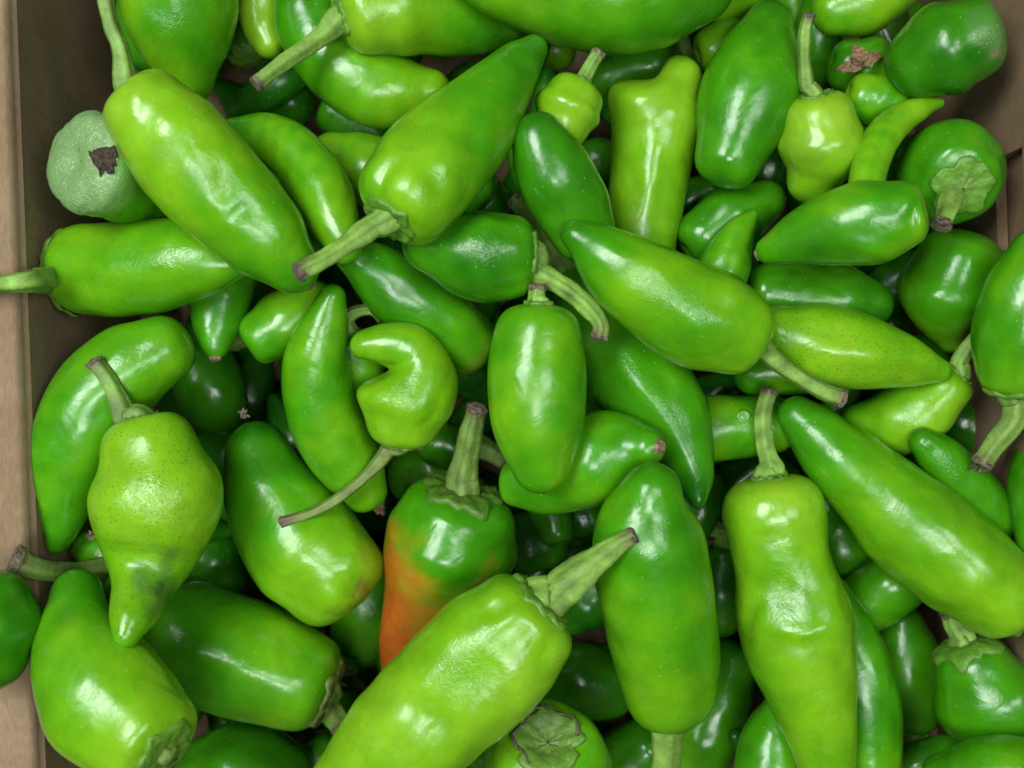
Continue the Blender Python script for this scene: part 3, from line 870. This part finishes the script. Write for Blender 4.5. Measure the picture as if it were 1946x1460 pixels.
def make_fruit(q, rng):
    nsp = 60
    d = dense(q['body'], nsp)
    c, r = world(q, d)
    s = np.concatenate([[0], np.cumsum(np.linalg.norm(np.diff(c, axis=0), axis=1))])
    Ls = s[-1]
    T0 = c[0] - c[2]
    T0 /= np.linalg.norm(T0)
    T1 = c[-1] - c[-3]
    T1 /= np.linalg.norm(T1)
    cb, ct = q.get('cap', 0.75), q.get('tipcap', 0.95)
    ss, rad = [], []
    us = np.concatenate([[0.0, 0.06, 0.13, 0.2, 0.28, 0.37], np.linspace(0.46, 0.985, 13)])
    dim = q.get('dimple', 0.28)
    for u in us:
        ss.append(-cb * r[0] * ((1 - u ** PB) ** (1 / PB) - dim * math.exp(-(u / 0.32) ** 2)))
        rad.append(u * r[0])
    nbody = max(20, int(Ls / 9))
    sb = np.linspace(0, Ls, nbody)
    rb = np.interp(sb, s, r)
    ss += list(sb)
    rad += list(rb)
    for u in np.linspace(0.985, 0, 18):
        ss.append(Ls + ct * r[-1] * math.sqrt(1 - u * u))
        rad.append(u * r[-1])
    ss, rad = np.array(ss), np.array(rad)
    for _ in range(4):          # round off the joins of cap and body
        a, b = ss.copy(), rad.copy()
        lo, hi = 12, len(ss) - 10
        a[lo:hi] = 0.25 * ss[lo - 1:hi - 1] + 0.5 * ss[lo:hi] + 0.25 * ss[lo + 1:hi + 1]
        b[lo:hi] = 0.25 * rad[lo - 1:hi - 1] + 0.5 * rad[lo:hi] + 0.25 * rad[lo + 1:hi + 1]
        ss, rad = a, b
    cen = np.zeros((len(ss), 3))
    for j in range(3):
        cen[:, j] = np.interp(ss, s, c[:, j])
    m = ss < 0
    cen[m] = c[0] + T0 * (-ss[m])[:, None]
    m = ss > Ls
    cen[m] = c[-1] + T1 * (ss[m] - Ls)[:, None]
    # frames along a monotone spine (the dimple folds back)
    sm = np.linspace(ss.min(), ss.max(), 120)
    cm = np.zeros((120, 3))
    for j in range(3):
        cm[:, j] = np.interp(sm, s, c[:, j])
    m = sm < 0
    cm[m] = c[0] + T0 * (-sm[m])[:, None]
    m = sm > Ls
    cm[m] = c[-1] + T1 * (sm[m] - Ls)[:, None]
    T, N, B = frames(cm, 1.1 * r.max())
    idx = np.clip(np.searchsorted(sm, ss), 0, 119)
    N, B = N[idx], B[idx]
    ns = 48 if r.max() > 55 else 36
    th = np.linspace(0, 2 * math.pi, ns, endpoint=False)
    tt = np.clip((ss - ss.min()) / (ss.max() - ss.min()), 0, 1)
    ph = rng.uniform(0, 6.28)
    nl = q.get('nlobe', 3)
    lob = q.get('lobe', 0.07)
    prof = np.abs(np.cos(nl / 2 * th + ph)) ** 0.8 - 0.65
    env = np.exp(-(np.maximum(ss, -20) / (0.42 * Ls + 30)) ** 2)
    edge = np.clip(rad / (0.5 * max(r[0], 1)), 0, 1)
    mod = 1 + lob * (env * edge)[:, None] * prof[None, :]
    sway = 0.022 * np.sin(2 * th[None, :] + ph * 1.7 + 3 * tt[:, None])
    R = rad[:, None] * (mod + sway)
    dirs = N[:, None, :] * np.cos(th)[None, :, None] + B[:, None, :] * np.sin(th)[None, :, None]
    V = cen[:, None, :] + R[:, :, None] * dirs
    V = V.reshape(-1, 3)
    dirs = dirs.reshape(-1, 3)
    Rv = np.repeat(rad, ns)
    lump = q.get('lump', 0.021)
    disp = lump * Rv * soft(rng, V, r.max() * 2.4) + 0.4 * lump * Rv * soft(rng, V, r.max() * 0.9)
    # shallow random dents
    for _ in range(q.get('dents', 5)):
        i = rng.integers(0, len(V))
        rr = rng.uniform(0.18, 0.42) * r.max()
        e = V - V[i]
        ax = rng.normal(size=3)
        ax /= np.linalg.norm(ax)
        al = e @ ax
        dd = (e ** 2).sum(1) - 0.75 * al ** 2
        disp -= rng.uniform(0.25, 1.0) * 0.045 * r.max() * np.exp(-dd / rr ** 2)
    px = to_px(V)
    for (bx, by, br, amp) in q.get('bumps', []):
        dd = (px[:, 0] - bx) ** 2 + (px[:, 1] - by) ** 2
        g = np.exp(-dd / br ** 2) * amp
        if abs(amp) < 0.26 * r.max():
            g = g * np.clip(dirs[:, 2] + 0.5, 0, 1)
        disp += g
    for (x0, y0, x1, y1, wd, amp) in q.get('folds', []):
        e = np.array((x1 - x0, y1 - y0), float)
        L2 = e @ e
        rel = px - np.array((x0, y0))
        t = np.clip((rel @ e) / L2, 0, 1)
        wav = 5 * np.sin(t * 7 + x0)
        dist = (rel[:, 0] * e[1] - rel[:, 1] * e[0]) / math.sqrt(L2) + wav
        over = np.maximum(np.abs((rel @ e) / L2 - 0.5) - 0.5, 0) * math.sqrt(L2)
        disp += amp * np.exp(-(dist / wd) ** 2 - (over / (1.5 * wd)) ** 2) * np.sin(math.pi * np.clip(t, 0.08, 0.92)) * np.clip(dirs[:, 2] + 0.4, 0, 1)
    if q.get('spec') == 'scarred':
        m_ = np.clip((250 - px[:, 0]) / 60, 0, 1) * np.clip(dirs[:, 2] + 1, 0, 1)
        disp -= m_ * 9.0 * (1 - np.abs(np.clip(soft(rng, V * np.array((1, 0.6, 1)), 62, 9), -1, 1)) ** 0.6)
    V = V + dirs * (disp * np.clip(Rv / (0.3 * r.max()), 0, 1))[:, None]
    # colour of the skin
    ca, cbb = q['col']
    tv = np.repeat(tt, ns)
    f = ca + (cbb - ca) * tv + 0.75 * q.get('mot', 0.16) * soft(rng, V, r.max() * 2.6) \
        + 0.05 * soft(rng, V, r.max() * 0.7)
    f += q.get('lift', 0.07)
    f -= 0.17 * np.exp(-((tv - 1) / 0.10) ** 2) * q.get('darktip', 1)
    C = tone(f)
    wr = np.zeros(len(V))
    sp = q.get('spec')
    if sp == 'red':
        n = soft(rng, V, 90) + 0.7 * soft(rng, V * np.array((1, 0.22, 1)), 26, 9)
        a = np.clip((px[:, 1] - 1025 - 22 * n) / 125 + np.clip((795 - px[:, 0]) / 75, -1, 1) * 0.75
                    + np.clip((px[:, 0] - 880) / 90, 0, 1) * 0.5, 0, 1)[:, None] * 0.95
        b = np.clip((px[:, 1] - 1055 - 16 * n) / 150 + np.clip((768 - px[:, 0]) / 50, -1, 1) * 0.8, 0, 1)[:, None] * 0.85
        C = C * (1 - a) + ORANGE * a
        C = C * (1 - b * a) + RED * (b * a)
    if sp == 'scarred':
        a = np.clip((235 - px[:, 0]) / 60 + 0.5 - np.clip((px[:, 1] - 370) / 60, 0, 1), 0, 1)
        C = C * (1 - a[:, None]) + PALE * a[:, None]
        wr = 0.5 * a
    for (bx, by, br, st, cc) in q.get('stains', []):
        dd = np.sqrt((px[:, 0] - bx) ** 2 + (px[:, 1] - by) ** 2) + 0.25 * br * soft(rng, V, br * 1.2)
        a = np.clip((br - dd) / (0.6 * br), 0, 1)[:, None] * st
        C = C * (1 - a) + np.array(cc) * a
    for (bx, by, br, st) in q.get('wrk', []):
        dd = (px[:, 0] - bx) ** 2 + (px[:, 1] - by) ** 2
        wr += st * np.exp(-dd / br ** 2)
    F = grid_faces(len(ss), ns)
    info = dict(pole=c[0] + T0 * cb * r[0], T0=T0, r0=r[0], cb=cb, N0=N[0], B0=B[0], dim=dim,
                c0=c[0], tip=c[-1] + T1 * ct * r[-1], T1=T1, rt=r[-1])
    return V, F, C, wr, info


def make_tube(pts, rads, rng, ns=20, ridge=0.13, nr=5, close=False):
    n = len(pts)
    T, N, B = frames(pts)
    th = np.linspace(0, 2 * math.pi, ns, endpoint=False)
    tw = rng.uniform(-0.8, 0.8)
    ph = rng.uniform(0, 6)
    R = rads[:, None] * (1 + ridge * np.cos(nr * th[None, :] + ph + tw * np.linspace(0, 1, n)[:, None]))
    V = pts[:, None, :] + R[:, :, None] * (N[:, None, :] * np.cos(th)[None, :, None] + B[:, None, :] * np.sin(th)[None, :, None])
    V = V.reshape(-1, 3)
    V = V + rng.normal(size=V.shape) * 0.012 * rads.mean()
    F = grid_faces(n, ns)
    if close:
        F.append(tuple(range((n - 1) * ns, n * ns)))
        F.append(tuple(range(ns - 1, -1, -1)))
    return V, F, T


def make_pepper(q, idx):
    rng = np.random.default_rng(1000 + idx * 7 + q.get('seed', 0))
    V, F, C, wr, I = make_fruit(q, rng)
    org = np.array((V[:, 0].mean(), V[:, 1].mean(), V[:, 2].min()))
    e = bpy.data.objects.new(q.get('name', 'green_pepper'), None)
    COL.objects.link(e)
    e.location = (org * S).tolist()
    e.empty_display_size = 0.01
    e['label'] = q['label']
    e['category'] = 'pepper'
    e['group'] = q.get('group', 'green peppers heaped in the cardboard box')
    link('fruit', V, F, M_SKIN, e, C, wr, org, speck=q.get('speck', 0.0))
    st = q.get('stem')
    sc_ = q.get('stemcol', 1.0)
    if (st or q.get('calyx')) and not q.get('nocalyx'):
        # calyx: a scalloped cap lying on the shoulder round the stem
        cr = q.get('calyx', 0.52)
        cr = cr if cr is not True else 0.52
        ns, nr = 40, 13
        th = np.linspace(0, 2 * math.pi, ns, endpoint=False)
        ph = rng.uniform(0, 6)
        ed = 1 + 0.10 * np.cos(5 * th + ph) + 0.05 * np.cos(8 * th + ph * 2) + 0.05 * rng.normal(size=ns)
        rows = []
        us = np.concatenate([np.linspace(0.04, 1, nr), [1.03, 1.0]])
        r0 = I['r0']
        for i, u in enumerate(us):
            rho = u * cr * ed
            h = I['cb'] * r0 * (np.clip(1 - rho ** PB, 0, 1) ** (1 / PB) - I['dim'] * np.exp(-(rho / 0.32) ** 2))
            h = h + q.get('coff', 0.09) * r0 * (1 - 0.35 * u) + 0.10 * r0 * math.exp(-(u / 0.3) ** 2)
            h = h + 0.02 * r0 * np.cos(10 * th + ph) * u + 0.012 * r0 * rng.normal(size=ns)
            if i == nr:
                h = h - 0.05 * r0
            if i == nr + 1:
                h = h - 0.14 * r0
            p = I['c0'] + I['T0'] * h[:, None] + (rho * r0 * (1 + 0.07 * u))[:, None] * (
                I['N0'] * np.cos(th)[:, None] + I['B0'] * np.sin(th)[:, None])
            rows.append(p)
        CV = np.vstack(rows)
        CF = grid_faces(len(us), ns)
        base = tone(np.full(len(CV), 0.62))
        mixf = np.repeat(np.clip(us, 0, 1), ns)[:, None]
        cc = STEMC * 0.75 * (1 - mixf * 0.55) + base * mixf * 0.55
        dry = q.get('dry', 0.0)
        cc = cc * (1 - dry) + np.array((0.14, 0.10, 0.05)) * dry
        rim = (mixf > 0.96) * 0.22
        cc = cc * (1 - rim) + np.array((0.09, 0.07, 0.03)) * rim
        link('calyx', CV, CF, M_CALYX, e, cc * sc_, None, org)
    if st:
        d = dense(st, 30)
        c, r = world(q, d)
        # leave the fruit through its pole
        p0 = I['c0'] + I['T0'] * (I['cb'] * I['r0'] * (1 - I['dim']) - 0.10 * I['r0'])
        if not q.get('freestem'):
            n = 8
            t = np.linspace(0, 1, n, endpoint=False)[:, None]
            mid = I['pole'] + I['T0'] * 0.05 * I['r0']
            a = (1 - t) ** 2 * p0 + 2 * t * (1 - t) * mid + t ** 2 * c[0]
            c = np.vstack([a, c])
            r = np.concatenate([r[0] * (1.45 - 0.45 * t[:, 0]), r])
        r = r * (1 + 0.04 * soft(rng, c, 60))
        r[-3:] *= np.array((1.03, 1.08, 1.12))
        SV, SF, T = make_tube(c, r, rng)
        ns = 20
        tv = np.repeat(np.linspace(0, 1, len(c)), ns)
        v = 1 + 0.15 * soft(rng, SV, 50) + 0.12 * np.sin(np.tile(np.arange(ns), len(c)) * 2.9)
        cc = STEMC[None] * v[:, None] * sc_
        brown = np.clip((tv - 0.86) / 0.14, 0, 1)[:, None] * 0.75 + q.get('brown', 0.0)
        brown = np.clip(brown, 0, 1)
        cc = cc * (1 - brown) + np.array((0.13, 0.09, 0.05)) * brown
        so = link('stem', SV, SF, M_STEM, e, np.clip(cc, 0, 1), None, org)
        # dry end plug, a sub-part of the stem
        tp, rr, tn = c[-1], r[-1], T[-1]
        pl = np.array([tp - tn * 0.35 * rr, tp + tn * 0.15 * rr, tp + tn * 0.28 * rr, tp + tn * 0.2 * rr])
        PV, PF, _ = make_tube(pl[:3], np.array([1.04, 1.08, 0.72]) * rr, rng, ns=12, ridge=0.06, close=True)
        PV = PV + rng.normal(size=PV.shape) * 0.06 * rr
        link('stem_end', PV, PF, M_WOOD, so, None, None, org, smooth=False)
    if q.get('scar'):
        rs = q['scar'] if q['scar'] is not True else 0.2
        th = np.linspace(0, 2 * math.pi, 12, endpoint=False)
        T, N, B = frames(np.array([I['tip'] - I['T1'], I['tip'], I['tip'] + I['T1']]))
        rows = []
        R0 = rs * I['rt']
        for h, rr in ((-0.3, 1.1), (0.10, 1.0), (0.28, 0.7), (0.12, 0.3), (0.12, 0.05)):
            p = I['tip'] + I['T1'] * h * R0 + (rr * R0 * (1 + 0.15 * rng.normal(size=12)))[:, None] * (
                N[1] * np.cos(th)[:, None] + B[1] * np.sin(th)[:, None])
            rows.append(p)
        link('blossom_scar', np.vstack(rows), grid_faces(5, 12), M_SCAR, e, None, None, org)
    if q.get('extra'):
        pxv = to_px(V)

        zm = V[:, 2].mean() - 20

        def surf(x, y):
            dd = (pxv[:, 0] - x) ** 2 + (pxv[:, 1] - y) ** 2 + np.where(V[:, 2] < zm, 1e5, 0)
            near = np.argsort(dd)[:5]
            wgt = 1 / (dd[near] + 4)
            return float((V[near, 2] * wgt).sum() / wgt.sum())
        q['surf'] = surf
        EXTRA[q['extra']](q, e, org, I, rng)
    return e


for i, q in enumerate(P):
    make_pepper(q, i)

# bottom layer of the heap on the base of the box, glimpsed in the gaps
for i, q in enumerate(FILL):
    make_pepper(q, 500 + i)
# ------------------------------------------------------------------ the cardboard box
def add_box(name, x0, x1, y0, y1, z0, z1, parent, mat=M_CARD, bev=2.5):
    import bmesh
    bm = bmesh.new()
    bmesh.ops.create_cube(bm, size=1)
    for v in bm.verts:
        v.co = Vector(((x0 + x1) / 2 + v.co.x * (x1 - x0), (y0 + y1) / 2 + v.co.y * (y1 - y0),
                       (z0 + z1) / 2 + v.co.z * (z1 - z0))) * S
    bmesh.ops.bevel(bm, geom=bm.edges[:], offset=bev * S, segments=2, affect='EDGES')
    me = bpy.data.meshes.new(name)
    bm.to_mesh(me)
    bm.free()
    me.materials.append(mat)
    o = bpy.data.objects.new(name, me)
    COL.objects.link(o)
    o.parent = parent
    return o


box = bpy.data.objects.new('cardboard_box', None)
COL.objects.link(box)
box['label'] = 'brown corrugated cardboard box holding the heap of green peppers'
box['category'] = 'box'
TH = 24
FB = -780 - TH
yaw = math.radians(2.2)
box.location = (0, 0, FB * S)
box.rotation_euler = (0, 0, yaw)
XL, XR, YB, YF, RIM = -960, 1075, 1020, -1030, -60
H = RIM - FB
add_box('base_panel', XL, XR, YF, YB, 0, TH, box)
add_box('side_wall', XL - TH, XL, YF, YB, 0, H - 24, box)
add_box('side_wall', XL - TH, XR + TH, YB, YB + TH, 0, H, box)
add_box('side_wall', XL - TH, XR + TH, YF - TH, YF, 0, H, box)
# right wall with its hand hole
hy0, hy1, hz0, hz1 = 250, 450, H - 260, H - 130
rw = add_box('side_wall', XR, XR + TH, YF, hy0, 0, H, box, bev=0.4)
for nm, a in (('wall_strip', (XR, XR + TH, hy1, YB, 0, H)), ('wall_strip', (XR + 0.5, XR + TH - 0.5, hy0, hy1, 0, hz0)),
              ('wall_strip', (XR + 0.5, XR + TH - 0.5, hy0, hy1, hz1, H))):
    add_box(nm, *a, rw, bev=0.4)
# flap folded outwards from the left rim
rngb = np.random.default_rng(5)


def flap(x0, x1, y0, y1, drop, axis):
    nx, ny = 14, 40
    V, F = [], []
    for lay in (0, 1):
        for i in range(nx + 1):
            for j in range(ny + 1):
                u, v = i / nx, j / ny
                x = x0 + (x1 - x0) * u
                y = y0 + (y1 - y0) * v
                t = u
                z = H + 3 - drop * t ** 1.4 + 2.0 * math.sin(9 * v + 1) + (0 if lay else -TH * 0.6)
                if x0 < 0 and i < 4:     # the fold wraps round the rim
                    x = (XL + 2.6, XL + 1.2, XL - 4, XL - 12)[i]
                    z = (H - 42, H - 16, H - 3, H + 2.5)[i] + (0 if lay else -TH * 0.2)
                    if not lay:
                        x = x - 3
                V.append((x, y, z))
    n = (nx + 1) * (ny + 1)
    for i in range(nx):
        for j in range(ny):
            a = i * (ny + 1) + j
            F.append((a, a + 1, a + ny + 2, a + ny + 1))
            F.append((n + a, n + a + ny + 1, n + a + ny + 2, n + a + 1))
    for i in range(nx):
        for j in (0, ny):
            a = i * (ny + 1) + j
            F.append((a, a + ny + 1, n + a + ny + 1, n + a))
    for j in range(ny):
        for i in (0, nx):
            a = i * (ny + 1) + j
            F.append((a, a + 1, n + a + 1, n + a))
    return link('flap', V, F, M_CARD, box)


flap(XL - 3, XL - 260, YF, YB, 30, 0)
add_box('flap', XR + TH + 8, XR + 2 * TH + 8, YF, YB, H - 460, H + 6, box)  # unseen slab added outside the hand hole to block light and keep it dark

# shelf under the box
ms, nt, bs = newmat('shelf_paint')
nz = nd(nt, 'ShaderNodeTexNoise', inp={'Scale': 12.0, 'Detail': 5.0})
rp = ramp(nt, nz.outputs['Fac'], [(0.3, g4(0.025)), (0.7, g4(0.045))])
nt.links.new(rp.outputs[0], bs.inputs['Base Color'])
bs.inputs['Roughness'].default_value = 0.5
sh = add_box('shelf', -2600, 2600, -2600, 2600, FB - 60, FB - 0.5, None, ms, 4)
sh['kind'] = 'structure'


# dry scraps caught in the heap
def scrap(label, x, y, z, size, seed):
    rs = np.random.default_rng(seed)
    k = (D - z) / D
    c = np.array(((x - 973) * k, (730 - y) * k, z))
    V, F = [], []
    for n in range(6):
        a = rs.uniform(0, 6.28)
        d = np.array((math.cos(a), math.sin(a), rs.uniform(-0.2, 0.6))) * size * rs.uniform(0.6, 1.2)
        pts = np.array([c + rs.normal(size=3) * 1.5, c + d * 0.5 + rs.normal(size=3) * 2, c + d])
        v, f, _ = make_tube(pts, np.array([0.32, 0.26, 0.14]) * size, rs, ns=7, ridge=0.2, nr=3, close=True)
        v = v + rs.normal(size=v.shape) * 0.06 * size
        off = len(V)
        V += v.tolist()
        F += [tuple(i + off for i in q_) for q_ in f]
    o = link('dry_scrap', V, F, M_DRY if seed % 2 else M_WOOD, None, None, None, c, smooth=False)
    o.location = (c * S).tolist()
    o['label'] = label
    o['category'] = 'plant scrap'


scrap('small grey-brown woody scrap beside the top of the large lime pepper with the puckered crease', 462, 788, -185, 12, 4)
scrap('tiny dry brown scrap touching the left side of the speckled pear-shaped pepper', 172, 1018, -80, 11, 6)
scrap('dark brown twiggy scrap in the gap above the red and green pepper', 712, 950, -330, 34, 5)
